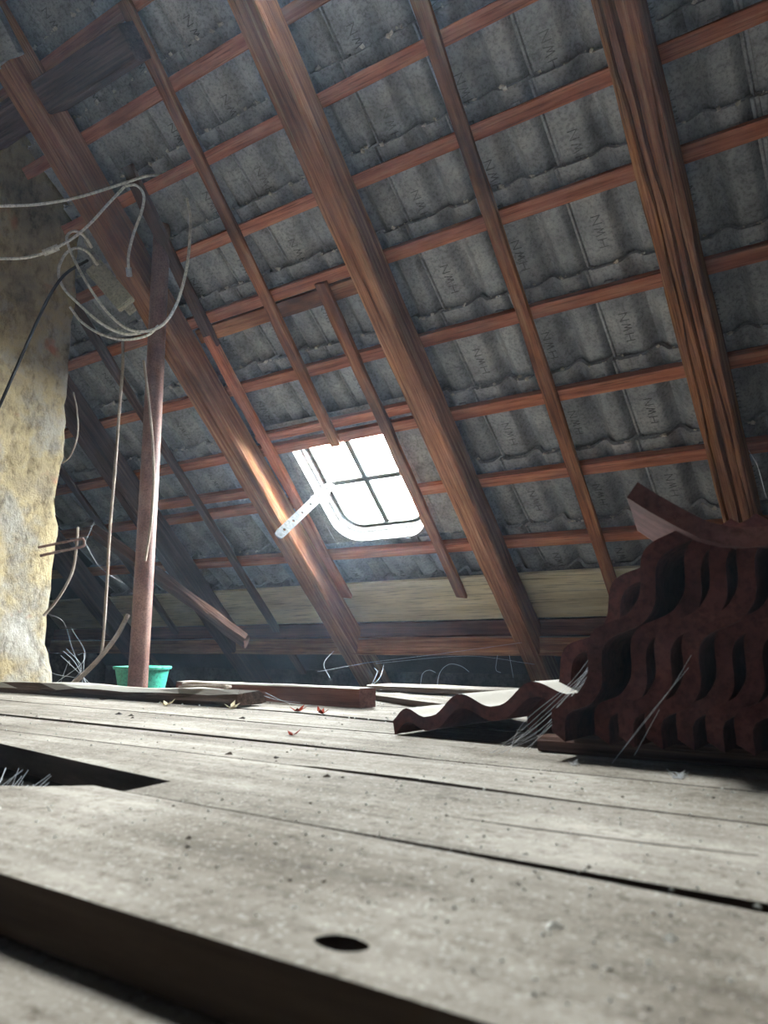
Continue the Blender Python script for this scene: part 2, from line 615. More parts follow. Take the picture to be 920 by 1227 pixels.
# the lower boards in front of the step, under the camera, and the floor behind
for y0, y1 in ((0.09, 0.330), (-0.15, 0.083), (-0.40, -0.156)):
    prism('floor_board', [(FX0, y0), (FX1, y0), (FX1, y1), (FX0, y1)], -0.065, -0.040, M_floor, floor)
for k in range(14):
    y1 = -0.41 - k * 0.26
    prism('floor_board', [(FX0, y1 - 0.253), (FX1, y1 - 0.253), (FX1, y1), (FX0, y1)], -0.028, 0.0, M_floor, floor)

# ------------------------------------------------------------------ roof tiles (children of the ceiling)
TW, TL = 0.28, 0.42


def tile_profile(A=0.044):
    """(u, height of the underside) across the tile: underlap flange, pan, roll, pan, roll"""
    pts = [(-0.034, 0.006), (-0.026, 0.002), (-0.022, 0.010), (-0.014, 0.010), (-0.010, 0.0)]

    def roll(c, h, a0, a1, n):
        out = []
        for i in range(n + 1):
            u = a0 + (a1 - a0) * i / n
            t = max(-1, min(1, (u - c) / h))
            out.append((u, A * 0.5 * (1 + math.cos(math.pi * t))))
        return out
    pts += [(0.0, 0.0), (0.03, 0.0), (0.06, 0.0)] + roll(0.122, 0.046, 0.076, 0.168, 10) + [(0.19, 0.0), (0.212, 0.0)] + roll(0.258, 0.044, 0.22, 0.284, 8)
    return pts


def letter_strokes():
    """H W N moulded in the pan, reading up the slope; strokes as (u0,v0,u1,v1) in letter cells"""
    L = []
    H = [(0, 0, 0, 1), (1, 0, 1, 1), (0, 0.5, 1, 0.5)]
    W = [(0, 1, 0.25, 0), (0.25, 0, 0.5, 0.8), (0.5, 0.8, 0.75, 0), (0.75, 0, 1, 1)]
    N = [(0, 0, 0, 1), (0, 1, 1, 0), (1, 0, 1, 1)]
    for k, g in enumerate((H, W, N)):
        for x0, y0, x1, y1 in g:
            f = lambda x, y: (0.058 - y * 0.030, -0.285 + k * 0.040 + x * 0.026)
            L.append(f(x0, y0) + f(x1, y1))
    return L


def stack_profile():
    """smoother, deeper double-roll tile for the spare stack"""
    out = []
    for i in range(41):
        u = -0.02 + 0.345 * i / 40
        z = 0.0
        for c, h, a in ((0.012, 0.040, 0.020), (0.128, 0.062, 0.029), (0.268, 0.066, 0.029)):
            t = (u - c) / h
            if abs(t) < 1:
                z += a * 0.5 * (1 + math.cos(math.pi * t))
        out.append((u, z))
    return out


def tile_mesh(name, mat, th=0.02, letters=True, nib=True, prof=None):
    prof = prof or tile_profile()
    n = len(prof)
    vs = [0.0, -0.03, -0.16, -0.3, -TL]
    verts, faces, fm = [], [], []
    for v in vs:
        for u, z in prof:
            verts.append((u, v, z))
        for u, z in prof:
            verts.append((u, v, z + th))
    m = 2 * n
    for i in range(len(vs) - 1):
        a, b = i * m, (i + 1) * m
        for j in range(n - 1):
            faces.append((a + j, b + j, b + j + 1, a + j + 1))
            faces.append((a + n + j, a + n + j + 1, b + n + j + 1, b + n + j))
        faces.append((a, a + n, b + n, b))
        faces.append((a + n - 1, b + n - 1, b + m - 1, a + m - 1))
    last = (len(vs) - 1) * m
    for j in range(n - 1):
        faces.append((j, j + 1, n + j + 1, n + j))
        faces.append((last + j, last + n + j, last + n + j + 1, last + j + 1))
    fm = [0] * len(faces)

    def box(u0, u1, v0, v1, z0, z1, mi):
        b = len(verts)
        for z in (z0, z1):
            verts.extend([(u0, v0, z), (u1, v0, z), (u1, v1, z), (u0, v1, z)])
        for f in ((0, 3, 2, 1), (4, 5, 6, 7), (0, 1, 5, 4), (1, 2, 6, 5), (2, 3, 7, 6), (3, 0, 4, 7)):
            faces.append(tuple(b + i for i in f))
            fm.append(mi)
    if nib:
        box(0.02, 0.05, -0.0575, -0.046, -0.012, 0.002, 0)
        box(0.18, 0.21, -0.0575, -0.046, -0.012, 0.002, 0)
    if letters:
        for u0, v0, u1, v1 in letter_strokes():
            d = Vector((u1 - u0, v1 - v0)).normalized()
            q = Vector((-d.y, d.x)) * 0.0013
            b = len(verts)
            for z in (-0.0014, 0.001):
                verts.extend([(u0 + q.x, v0 + q.y, z), (u1 + q.x, v1 + q.y, z), (u1 - q.x, v1 - q.y, z), (u0 - q.x, v0 - q.y, z)])
            for f in ((0, 3, 2, 1), (4, 5, 6, 7), (0, 1, 5, 4), (1, 2, 6, 5), (2, 3, 7, 6), (3, 0, 4, 7)):
                faces.append(tuple(b + i for i in f))
                fm.append(1)
    me = bpy.data.meshes.new(name)
    me.from_pydata(verts, [], faces)
    me.materials.append(mat)
    me.materials.append(M_letter)
    bmx = bmesh.new()
    bmx.from_mesh(me)
    bmesh.ops.recalc_face_normals(bmx, faces=bmx.faces)
    bmx.to_mesh(me)
    bmx.free()
    for p, i in zip(me.polygons, fm):
        p.material_index = i
        p.use_smooth = True
    me.set_sharp_from_angle(angle=R(40))
    me.update()
    return me


tile_me = tile_mesh('roof_tile', M_tile)
rows = [0.355, 0.588, 0.9275, 1.2635, 1.5925, 1.932, 2.2015, 2.4745, 2.73, 2.99, 3.25]
BW, BH = 0.046, 0.042
X0 = -0.76 + 0.28 * 5
crumbs = []
for ri, s in enumerate(rows):
    gauge = (s - rows[ri - 1]) if ri else 0.30
    head = s + BW + 0.058 + (-0.006 if ri else -0.02)
    rise = 0.036
    tilt = math.atan2(rise, gauge)
    for c in range(20):
        x = X0 - c * TW
        if x < -4.5:
            continue
        if s in (0.9275, 1.2635) and -2.5 < x < -1.7:
            continue
        if s > 2.9 and -1.4 < x < -0.9:
            continue
        o = bpy.data.objects.new('roof_tile', tile_me)
        COL.objects.link(o)
        o.parent = ceiling
        jx, js = random.uniform(-0.002, 0.002), random.uniform(-0.004, 0.004)
        base = RP(x + jx, head + js, BH + 0.001)
        tl = tilt + random.uniform(-0.006, 0.006)
        yd = RV * math.cos(tl) - RN * math.sin(tl)
        zd = RN * math.cos(tl) + RV * math.sin(tl)
        xr = Vector((1, random.uniform(-0.004, 0.004), 0)).normalized()
        mw = Matrix.Identity(4)
        for i in range(3):
            mw[i][0], mw[i][1], mw[i][2], mw[i][3] = (1, 0, 0)[i], yd[i], zd[i], base[i]
        o.matrix_world = mw
        if ri >= 1 and -3.6 < x < 0.3:
            for _ in range(9):
                u = random.choice((0.07, 0.17, 0.215, 0.0, random.uniform(0, 0.28)))
                crumbs.append((RP(x + u + random.uniform(-0.01, 0.01), head + js + random.uniform(0.000, 0.012), BH + random.uniform(-0.004, 0.014) + (0.03 if abs(u - 0.12) < 0.02 else 0)), random.choice((0.004, 0.005, 0.008, 0.012)), 0.6))
tag(lumps('mortar_crumbs', crumbs, M_crumb, ceiling), kind='stuff')

# ------------------------------------------------------------------ rafters
def rafter(x, width, mat, label, cracks=(), s0=-0.36, s1=5.0, depth=0.12, seed=0, jit=0.003):
    o = timber('rafter', RP(x, s0, -depth), RP(x, s1, -depth), RN, width, depth - 0.001, mat, cracks, jit=jit, seg=0.09, chamfer=0.008, seed=seed)
    return tag(o, label, 'rafter', 'roof rafters')


rafter(-0.475, 0.112, M_rafter, 'deeply split brown rafter rising at right behind the stacked tiles', [(-0.030, 0.005, 0.03, 0.2, 3.5), (0.002, 0.009, 0.045, 0.1, 3.3), (0.034, 0.005, 0.03, 0.5, 2.6)], seed=2)
rafter(-1.493, 0.104, M_rafter, 'long brown rafter with a drying split, just right of the skylight', [(0.006, 0.009, 0.045, 0.1, 4.4), (-0.022, 0.004, 0.02, 1.0, 2.6)], seed=5)
rafter(-2.535, 0.122, M_rafter, 'rafter bleached pale by daylight, just left of the skylight', [(0.01, 0.003, 0.014, 0.3, 2.4)], seed=8)
rafter(-3.44, 0.11, M_rafter_dark, 'dark brown rafter seen behind the rusty standpipe', [(0.0, 0.003, 0.014, 0.6, 3.0)], seed=11)
rafter(-4.42, 0.11, M_rafter_dark, 'dark rafter deep in the corner beside the chimney foot', seed=14)
rafter(0.56, 0.11, M_rafter_dark, 'dark rafter at the far right beyond the stacked tiles', seed=17)
rafter(1.6, 0.11, M_rafter_dark, 'dark rafter nearest the right gable wall', seed=18)

# ------------------------------------------------------------------ battens
def batten(x0, s0, x1, s1, label, bw=BW, w=0.0, mat=None, seed=0, h=BH):
    a, b = RP(x0, s0 + bw / 2, w), RP(x1, s1 + bw / 2, w)
    o = timber('batten', a, b, RN, bw, h - 0.001, mat or M_batten, jit=0.0012, seg=0.2, chamfer=0.002, seed=seed)
    return tag(o, label, 'batten', 'roof battens')


ordn = ['first', 'second', 'third', 'fourth', 'fifth', 'sixth', 'seventh', 'eighth', 'ninth']
batten(XL, 0.66, XR, 0.55, 'lowest red-brown batten, running just below the skylight', seed=1)
batten(XL, 0.955, -2.44, 0.955, 'short batten left of the skylight, level with its panes', seed=2)
batten(-1.76, 0.935, XR, 0.92, 'red-brown batten right of the skylight, level with its panes', seed=3)
batten(XL, 1.265, XR, 1.262, 'red-brown batten crossing at the head of the skylight', seed=4)
for k, s in enumerate(rows[9:]):
    batten(XL, s, -1.45, s, '%s red-brown batten above the one at the skylight head, left piece' % ordn[5 + k], seed=25 + k)
    batten(-0.53, s, XR, s, '%s red-brown batten above the one at the skylight head, right piece' % ordn[5 + k], seed=28 + k)
for k, s in enumerate(rows[4:9]):
    batten(XL, s, XR, s, '%s red-brown batten above the one at the skylight head' % ordn[k], seed=5 + k)
batten(-2.47, 1.862, -1.55, 1.862, 'short doubling batten with an old knot high above the skylight', bw=0.06, seed=31, mat=M_lath)
batten(-2.47, 1.338, -1.55, 1.338, 'short doubling batten directly above the skylight head', bw=0.04, seed=32)
batten(-3.39, 1.06, -2.6, 1.05, 'short extra batten between the pale rafter and the standpipe', bw=0.045, seed=33)

# ------------------------------------------------------------------ thin laths nailed below the battens
def lath(x0, s0, x1, s1, width, label, seed, mat=None, th=0.022):
    o = timber('lath', RP(x0, s0, -th), RP(x1, s1, -th), RN, width, th - 0.001, mat or M_lath, jit=0.003, seg=0.08, chamfer=0.003, seed=seed, ends=0.01)
    return tag(o, label, 'lath', 'thin laths nailed across the battens')


lath(-1.045, 0.245, -1.0, 2.84, 0.05, 'rough brown lath midway between the two large right-hand rafters', 41)
lath(-2.04, 1.26, -1.985, 3.03, 0.05, 'rough lath ending at the top edge of the skylight', 42)
lath(-1.775, 0.355, -1.745, 1.95, 0.052, 'straight brown lath along the right side of the skylight', 43)
lath(-2.442, 0.385, -2.402, 1.89, 0.055, 'orange lath along the left side of the skylight', 44, M_batten)
lath(-2.40, 1.84, -2.335, 2.6, 0.055, 'dark lath high up beside the cables', 45, M_rafter_dark)
lath(-3.085, -0.2, -3.05, 2.3, 0.05, 'thin dark lath between the standpipe and the pale rafter', 46, M_rafter_dark)
lath(-3.95, 0.1, -3.93, 2.2, 0.05, 'thin dark lath beside the chimney edge', 47, M_rafter_dark)
lath(0.05, 0.25, 0.08, 4.4, 0.05, 'dark lath right of the large split rafter', 48)

# ------------------------------------------------------------------ eaves: pale boards, wall plate
for k, (x0, x1, lab) in enumerate(((-5.2, -3.44, 'pale board at the eaves behind the standpipe'), (-3.438, -2.536, 'pale board at the eaves left of the pale rafter'),
                                   (-2.534, -1.494, 'pale board at the eaves below the skylight'), (-1.492, -0.476, 'pale board at the eaves behind the stacked tiles'), (-0.474, 2.5, 'pale board at the eaves at far right'))):
    o = timber('eaves_board', RP(x0, 0.322, 0.002), RP(x1, 0.322, 0.002), RN, 0.262, 0.02, M_pale, jit=0.0012, seed=51 + k, seg=0.2, chamfer=0.002)
    tag(o, lab, 'board', 'pale eaves boards')
tag(timber('wall_plate', (XL, 3.45, 0.218), (XR, 3.45, 0.218), (0, 0, 1), 0.14, 0.075, M_plate, jit=0.003, seed=61, seg=0.15), 'upper reddish wall plate beam along the eaves', 'beam')
tag(timber('wall_plate', (XL, 3.44, 0.125), (XR, 3.44, 0.125), (0, 0, 1), 0.16, 0.088, M_rafter, jit=0.004, seed=62, seg=0.15), 'lower brown wall plate beam above the dark eaves gap', 'beam')

# diagonal strut low on the left, trimmer high on the left
tag(timber('strut', at(110, 640, 4.0), at(292, 772, 3.72), (0.3, 0.6, 0.6), 0.10, 0.05, M_rafter_dark, jit=0.006, seed=63, chamfer=0.015, ends=0.05), 'rough diagonal strut crossing the dark rafter behind the standpipe', 'strut')
tag(timber('trimmer_beam', RP(-3.3, 2.93, -0.1), RP(-1.98, 2.91, -0.1), RN, 0.12, 0.098, M_rafter_dark, jit=0.004, seed=64), 'short dark trimmer beam at the upper left above the chimney', 'beam')

# ------------------------------------------------------------------ skylight
sky = empty('skylight', RP(-2.06, 0.99, 0.02))
tag(sky, 'small white metal skylight with four panes and rounded lower corners', 'skylight')
skm = Matrix(((1, 0, 0, 0), (0, -S2, S2, 3.5), (0, S2, S2, CAM_Z), (0, 0, 0, 1)))      # local x = x, y = slope s, z = w


def sk_obj(name, verts, faces, mat, parent, smooth=False):
    o = mesh_obj(name, [skm @ Vector(v) for v in verts], faces, mat, None, smooth=smooth, auto=40)
    o.parent = parent
    o.matrix_parent_inverse = Matrix.Translation(-parent.location) if parent is sky else Matrix.Translation(-sky.location)
    return o


WX0, WX1, WS0, WS1 = -2.315, -1.79, 0.715, 1.28


def rrect(x0, x1, s0, s1, r, n=8):
    """outline, rounded at the two lower corners"""
    pts = [(x1, s1), (x0, s1)]
    for i in range(n + 1):
        t = math.pi + 0.5 * math.pi * i / n
        pts.append((x0 + r + r * math.cos(t), s0 + r + r * math.sin(t)))
    for i in range(n + 1):
        t = 1.5 * math.pi + 0.5 * math.pi * i / n
        pts.append((x1 - r + r * math.cos(t), s0 + r + r * math.sin(t)))
    return pts


def lofted(rings):
    m = len(rings[0])
    verts = [v for r in rings for v in r]
    faces = []
    for i in range(len(rings) - 1):
        for j in range(m):
            a, b = i * m + j, i * m + (j + 1) % m
            faces.append((a, b, b + m, a + m))
    return verts, faces


out0 = rrect(WX0 - 0.012, WX1 + 0.012, WS0 - 0.012, WS1 + 0.012, 0.14)
in0 = rrect(WX0, WX1, WS0, WS1, 0.13)
in1 = rrect(WX0 + 0.012, WX1 - 0.012, WS0 + 0.02, WS1 - 0.012, 0.115)
in2 = rrect(WX0 + 0.022, WX1 - 0.022, WS0 + 0.03, WS1 - 0.022, 0.105)
rings = [[(x, s, 0.02) for x, s in out0], [(x, s, 0.012) for x, s in in0], [(x, s, 0.05) for x, s in in1], [(x, s, 0.056) for x, s in in2],
         [(x, s, 0.095) for x, s in in2], [(x, s, 0.11) for x, s in in2], [(x, s, 0.11) for x, s in out0], [(x, s, 0.02) for x, s in out0]]
v, f = lofted(rings)
frame = sk_obj('window_frame', v, f, M_framegrey, sky)
gb = rrect(WX0 + 0.040, WX1 - 0.040, WS0 + 0.046, WS1 - 0.040, 0.09)
v, f = lofted([[(x, s, 0.086) for x, s in in2], [(x, s, 0.082) for x, s in gb], [(x, s, 0.093) for x, s in gb], [(x, s, 0.093) for x, s in in2], [(x, s, 0.086) for x, s in in2]])
sk_obj('glazing_bead', v, f, M_muntin, sky)
GX0, GX1, GS0, GS1 = WX0 + 0.022, WX1 - 0.022, WS0 + 0.03, WS1 - 0.022
MX, MS = -2.06, 1.01


def sk_box(x0, x1, s0, s1, w0, w1):
    v = [(x, s, w) for w in (w0, w1) for x, s in ((x0, s0), (x1, s0), (x1, s1), (x0, s1))]
    return v, [(0, 3, 2, 1), (4, 5, 6, 7), (0, 1, 5, 4), (1, 2, 6, 5), (2, 3, 7, 6), (3, 0, 4, 7)]


v, f = sk_box(MX - 0.014, MX + 0.014, GS0, GS1, 0.088, 0.104)
sk_obj('glazing_bar', v, f, M_muntin, sky)
v, f = sk_box(GX0, MX - 0.009, MS - 0.012, MS + 0.012, 0.089, 0.104)
sk_obj('glazing_bar', v, f, M_muntin, sky)
v, f = sk_box(MX + 0.009, GX1, MS - 0.012, MS + 0.012, 0.089, 0.104)
sk_obj('glazing_bar', v, f, M_muntin, sky)
for x0, x1, s0, s1, rc in ((GX0, MX - 0.009, MS + 0.007, GS1, 0), (MX + 0.009, GX1, MS + 0.007, GS1, 0), (GX0, MX - 0.009, GS0, MS - 0.007, -1), (MX + 0.009, GX1, GS0, MS - 0.007, 1)):
    r = 0.103
    if rc == 0:
        pts = [(x0, s0), (x1, s0), (x1, s1), (x0, s1)]
    elif rc < 0:
        pts = [(x1, s0), (x1, s1), (x0, s1)] + [(x0 + r + r * math.cos(math.pi + 0.5 * math.pi * i / 8), s0 + r + r * math.sin(math.pi + 0.5 * math.pi * i / 8)) for i in range(9)]
    else:
        pts = [(x1, s1), (x0, s1), (x0, s0)] + [(x1 - r + r * math.cos(1.5 * math.pi + 0.5 * math.pi * i / 8), s0 + r + r * math.sin(1.5 * math.pi + 0.5 * math.pi * i / 8)) for i in range(9)]
    n = len(pts)
    v = [(x, s, 0.094) for x, s in pts] + [(x, s, 0.098) for x, s in pts]
    f = [tuple(reversed(range(n))), tuple(range(n, 2 * n))] + [(i, (i + 1) % n, n + (i + 1) % n, n + i) for i in range(n)]
    sk_obj('pane', v, f, M_glass, sky)
# flashing plate around the frame
fo = [(-1.60, 1.40), (-2.45, 1.40), (-2.45, 0.702), (-1.60, 0.702)]
bmf = bmesh.new()
hole = rrect(WX0 - 0.011, WX1 + 0.011, WS0 - 0.011, WS1 + 0.011, 0.14)
es = []
for loop in (fo, hole):
    vs = [bmf.verts.new(skm @ Vector((x, s, 0.034))) for x, s in loop]
    es += [bmf.edges.new((vs[i], vs[(i + 1) % len(vs)])) for i in range(len(vs))]
bmesh.ops.triangle_fill(bmf, use_beauty=True, edges=es)
rr = bmesh.ops.extrude_face_region(bmf, geom=list(bmf.faces))
bmesh.ops.translate(bmf, verts=[g for g in rr['geom'] if isinstance(g, bmesh.types.BMVert)], vec=RN * 0.003)
fl = bm_obj('flashing', bmf, M_flange, sky)
fl.matrix_parent_inverse = Matrix.Translation(-sky.location)
# outer lip joins frame and flashing to the roof deck
rings = [[(x, s, w) for x, s in ((HX0 - 0.0, HS0), (HX1, HS0), (HX1, HS1), (HX0, HS1))] for w in (0.03, 0.185)]
v, f = lofted(rings)
sk_obj('outer_kerb', v, f, M_flange, sky)


# perforated stay bar hanging from the frame
def perforated_bar(p0, p1, facing, width, th, n, parent):
    p0, p1 = Vector(p0), Vector(p1)
    L = (p1 - p0).length
    verts, faces = [], []
    hw = width / 2
    cell = L / n
    ang = [math.pi / 8 + i * math.pi / 4 for i in range(8)]
    for k in range(n):
        cx = (k + 0.5) * cell
        holed = 0 < k and k % 2 == 1
        b = len(verts)
        for z in (-th / 2, th / 2):
            sq = [(cell / 2, hw * 0.41), (cell * 0.21, hw), (-cell * 0.21, hw), (-cell / 2, hw * 0.41), (-cell / 2, -hw * 0.41), (-cell * 0.21, -hw), (cell * 0.21, -hw), (cell / 2, -hw * 0.41)]
            if k not in (n - 1,):
                sq = [(cell / 2, hw), (cell * 0.2, hw), (-cell * 0.2, hw), (-cell / 2, hw), (-cell / 2, -hw), (-cell * 0.2, -hw), (cell * 0.2, -hw), (cell / 2, -hw)]
            elif k == n - 1:
                sq = [(cell / 2, hw * 0.4), (cell * 0.3, hw * 0.85), (-cell * 0.2, hw), (-cell / 2, hw), (-cell / 2, -hw), (-cell * 0.2, -hw), (cell * 0.3, -hw * 0.85), (cell / 2, -hw * 0.4)]
            for x, y in sq:
                verts.append((cx + x, y, z))
            rr_ = hw * 0.34 if holed else hw * 0.02
            for x, y in [(math.cos(a) * rr_, math.sin(a) * rr_) for a in ang]:
                verts.append((cx + x, y, z))
        for i in range(8):
            j = (i + 1) % 8
            faces.append((b + i, b + 8 + i, b + 8 + j, b + j))
            faces.append((b + 16 + i, b + 16 + j, b + 24 + j, b + 24 + i))
            faces.append((b + 8 + i, b + 24 + i, b + 24 + j, b + 8 + j))
            if i not in (3, 7) or (i == 7 and k == n - 1) or (i == 3 and k == 0):
                faces.append((b + i, b + j, b + 16 + j, b + 16 + i))
    mw = frame_mat(p0, p1 - p0, facing)
    o = mesh_obj('stay_bar', [mw @ Vector(q) for q in verts], faces, M_framegrey, parent)
    o.matrix_parent_inverse = Matrix.Translation(-parent.location)
    return o


S0, S1 = at(398, 580, 3.40), at(332, 643, 3.02)
perforated_bar(S0, S1, (Vector((0, 0, CAM_Z)) - S0) + Vector((0.0, 0, 0.6)), 0.040, 0.006, 13, sky)
v, f = tube_data([at(372, 596, 3.42), at(384, 590, 3.38), at(394, 600, 3.37), at(390, 608, 3.40)], 0.004, 6)
o = mesh_obj('stay_catch', v, f, M_metalwhite, sky)
o.matrix_parent_inverse = Matrix.Translation(-sky.location)

# ------------------------------------------------------------------ chimney
def chimney():
    x0, x1, y0, y1 = -3.62, -2.872, 0.75, 1.825
    per = []
    def edge(a, b, n, nrm):
        for i in range(n):
            t = i / n
            per.append((a[0] + (b[0] - a[0]) * t, a[1] + (b[1] - a[1]) * t, nrm))
    edge((x1, y0), (x1, y1), 46, (1, 0))
    edge((x1, y1), (x0, y1), 10, (0, 1))
    edge((x0, y1), (x0, y0), 10, (-1, 0))
    edge((x0, y0), (x1, y0), 24, (0, -1))
    m = len(per)
    nz = 90
    zt = 3.2
    verts, faces = [], []
    for k in range(nz + 1):
        z = -0.12 + (zt + 0.12) * k / nz
        for i, (x, y, nn) in enumerate(per):
            pn = Vector((x, y, z))
            d = 0.022 * noise.fractal(pn * 5, 1.0, 2.0, 4) + 0.014 * noise.noise(pn * 1.7) + 0.008 * noise.noise(pn * 19)
            corner = 1.0 if min(math.hypot(x - cx, y - cy) for cx in (x0, x1) for cy in (y0, y1)) < 0.012 else 0.0
            cxm, cym = (x0 + x1) / 2, (y0 + y1) / 2
            dx, dy = nn[0] * d, nn[1] * d
            if corner:
                dx -= math.copysign(0.012, x - cxm)
                dy -= math.copysign(0.012, y - cym) - 0.012 * noise.noise(pn * 5)
            foot = 0.03 * max(0, 1 - (z) / 0.12) if z < 0.12 else 0
            verts.append((x + dx + nn[0] * foot, y + dy + nn[1] * foot, z))
    for k in range(nz):
        for i in range(m):
            a, b = k * m + i, k * m + (i + 1) % m
            faces.append((a, b, b + m, a + m))
    faces.append(tuple(range(nz * m, nz * m + m)))
    o = mesh_obj('chimney', verts, faces, M_chimney, smooth=True)
    tag(o, 'rough plastered masonry chimney at the left edge', 'chimney')


chimney()

# ------------------------------------------------------------------ standpipe with its cable
PX, PY = -2.40, 1.885
pipe = empty('standpipe', (PX, PY, -0.13))
tag(pipe, 'rusty brown metal mast pipe rising from floor to roof beside the chimney', 'pipe')
pts = [Vector((PX + 0.004 * math.sin(z * 2), PY, z)) for z in [-0.13 + 0.1 * i for i in range(21)]]
v, f = tube_data(pts, lambda t: 0.037 - 0.003 * t, 20)
o = mesh_obj('pipe_shaft', v, f, M_pipe, pipe, smooth=True, auto=60)
o.matrix_parent_inverse = Matrix.Translation(-pipe.location)
v, f = tube_data([Vector((PX, PY, z)) for z in (-0.13, -0.118, -0.117, -0.10)], lambda t: 0.062 if t < 0.5 else 0.042, 20)
o = mesh_obj('pipe_foot', v, f, M_pipe, pipe, smooth=True, auto=40)
o.matrix_parent_inverse = Matrix.Translation(-pipe.location)
PD = (Vector((PX, PY, 0.16)) - Vector((0, 0, 0.16))).dot(fwd)

# ------------------------------------------------------------------ green tub behind the pipe
tub = empty('plastic_tub', (-2.66, 2.11, -0.129))
tag(tub, 'mint green plastic tub standing behind the pipe', 'tub')
prof = [(0.0, 0.0), (0.062, 0.0), (0.068, 0.004), (0.108, 0.202), (0.116, 0.203), (0.116, 0.210), (0.106, 0.212), (0.102, 0.206), (0.064, 0.010), (0.0, 0.008)]
n = 32
v = []
f = []
for r, z in prof:
    for j in range(n):
        t = 2 * math.pi * j / n
        v.append((r * math.cos(t), r * math.sin(t), z))
for i in range(len(prof) - 1):
    for j in range(n):
        a, b = i * n + j, i * n + (j + 1) % n
        f.append((a, b, b + n, a + n))
mesh_obj('tub_body', v, f, M_green, tub, smooth=True, auto=30)
v, f = tube_data([Vector((0.113 * math.cos(t), 0.113 * math.sin(t), 0.2105)) for t in [2 * math.pi * i / 40 for i in range(41)]], 0.005, 6)
mesh_obj('tub_rim', v, f, M_green, tub, smooth=True)

# ------------------------------------------------------------------ timbers lying on the floor
tag(timber('loose_plank', (-2.82, 1.51, 0.000), (-1.47, 1.52, 0.008), (0, 0, 1), 0.10, 0.042, M_oldtimber, jit=0.006, seed=71, chamfer=0.012, ends=0.02), 'dark dusty old plank on the floor in front of the pipe', 'plank')
tag(timber('loose_timber', (-2.05, 1.80, 0.0), (-1.195, 1.665, 0.007), (0, 0, 1), 0.06, 0.051, M_redtimber, jit=0.0015, seed=72, chamfer=0.003), 'squared red-brown timber lying on the floor, sawn end to the right', 'timber')
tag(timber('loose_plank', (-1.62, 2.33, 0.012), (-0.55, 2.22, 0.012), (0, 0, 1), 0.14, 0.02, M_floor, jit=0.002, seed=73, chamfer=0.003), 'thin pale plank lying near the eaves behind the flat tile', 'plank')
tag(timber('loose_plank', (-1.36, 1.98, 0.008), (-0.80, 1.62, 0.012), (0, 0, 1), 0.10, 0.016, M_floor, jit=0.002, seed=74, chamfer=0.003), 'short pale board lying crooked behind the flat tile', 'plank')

# ------------------------------------------------------------------ stacked maroon tiles at right
red_me = tile_mesh('stacked_tile_mesh', M_redtile, th=0.024, letters=False, nib=False, prof=stack_profile())


def stack_tile(x, y, z, ang, label, yaw=0.0, roll=0.0, me=None):
    o = bpy.data.objects.new('stacked_tile', me or red_me)
    COL.objects.link(o)
    u = Vector((math.cos(ang), 0, math.sin(ang)))
    w = Vector((-math.sin(ang), 0, math.cos(ang)))
    vv = Vector((0, 1, 0))
    rot = Matrix.Rotation(yaw, 3, 'Z')
    u, w, vv = rot @ u, rot @ w, rot @ vv
    # origin of the tile mesh is its head; the far end sits at y + length
    base = Vector((x, y, z)) + vv * TL + u * 0.02
    mw = Matrix.Identity(4)
    for i in range(3):
        mw[i][0], mw[i][1], mw[i][2], mw[i][3] = u[i], vv[i], w[i], base[i]
    o.matrix_world = mw
    tag(o, label, 'tile', 'spare maroon roof tiles')
    return o


stack_tile(-0.80, 1.20, 0.004, R(10), 'dusty maroon roof tile lying almost flat left of the stack', yaw=R(-3))
stack_tile(-0.545, 1.25, 0.012, R(50), 'maroon tile leaning farthest left in the stack, behind the flat one', yaw=R(-3))
xs = [(-0.425, 55), (-0.362, 56), (-0.326, 56.5), (-0.289, 57), (-0.252, 57), (-0.215, 57.5), (-0.178, 58), (-0.141, 58), (-0.104, 58), (-0.067, 58.5), (-0.03, 59), (0.007, 59)]
for y, lab in ((1.17, 'dark bearer batten under the front of the tile stack'), (1.40, 'dark bearer batten under the rear of the tile stack')):
    tag(timber('bearer_batten', (-0.50, y, 0.002), (0.4, y, 0.002), (0, 0, 1), 0.05, 0.024, M_rafter_dark, seed=y), lab, 'batten')
names = ['second', 'third', 'fourth', 'fifth', 'sixth', 'seventh', 'eighth', 'ninth', 'tenth', 'eleventh', 'twelfth', 'thirteenth']
for (x, a), nm in zip(xs, names):
    stack_tile(x, 1.075 + random.uniform(-0.012, 0.012), 0.028, R(a + random.uniform(-0.5, 0.5)), '%s leaning maroon roof tile of the stack counting from the left' % nm, yaw=R(random.uniform(-0.6, 0.6)))

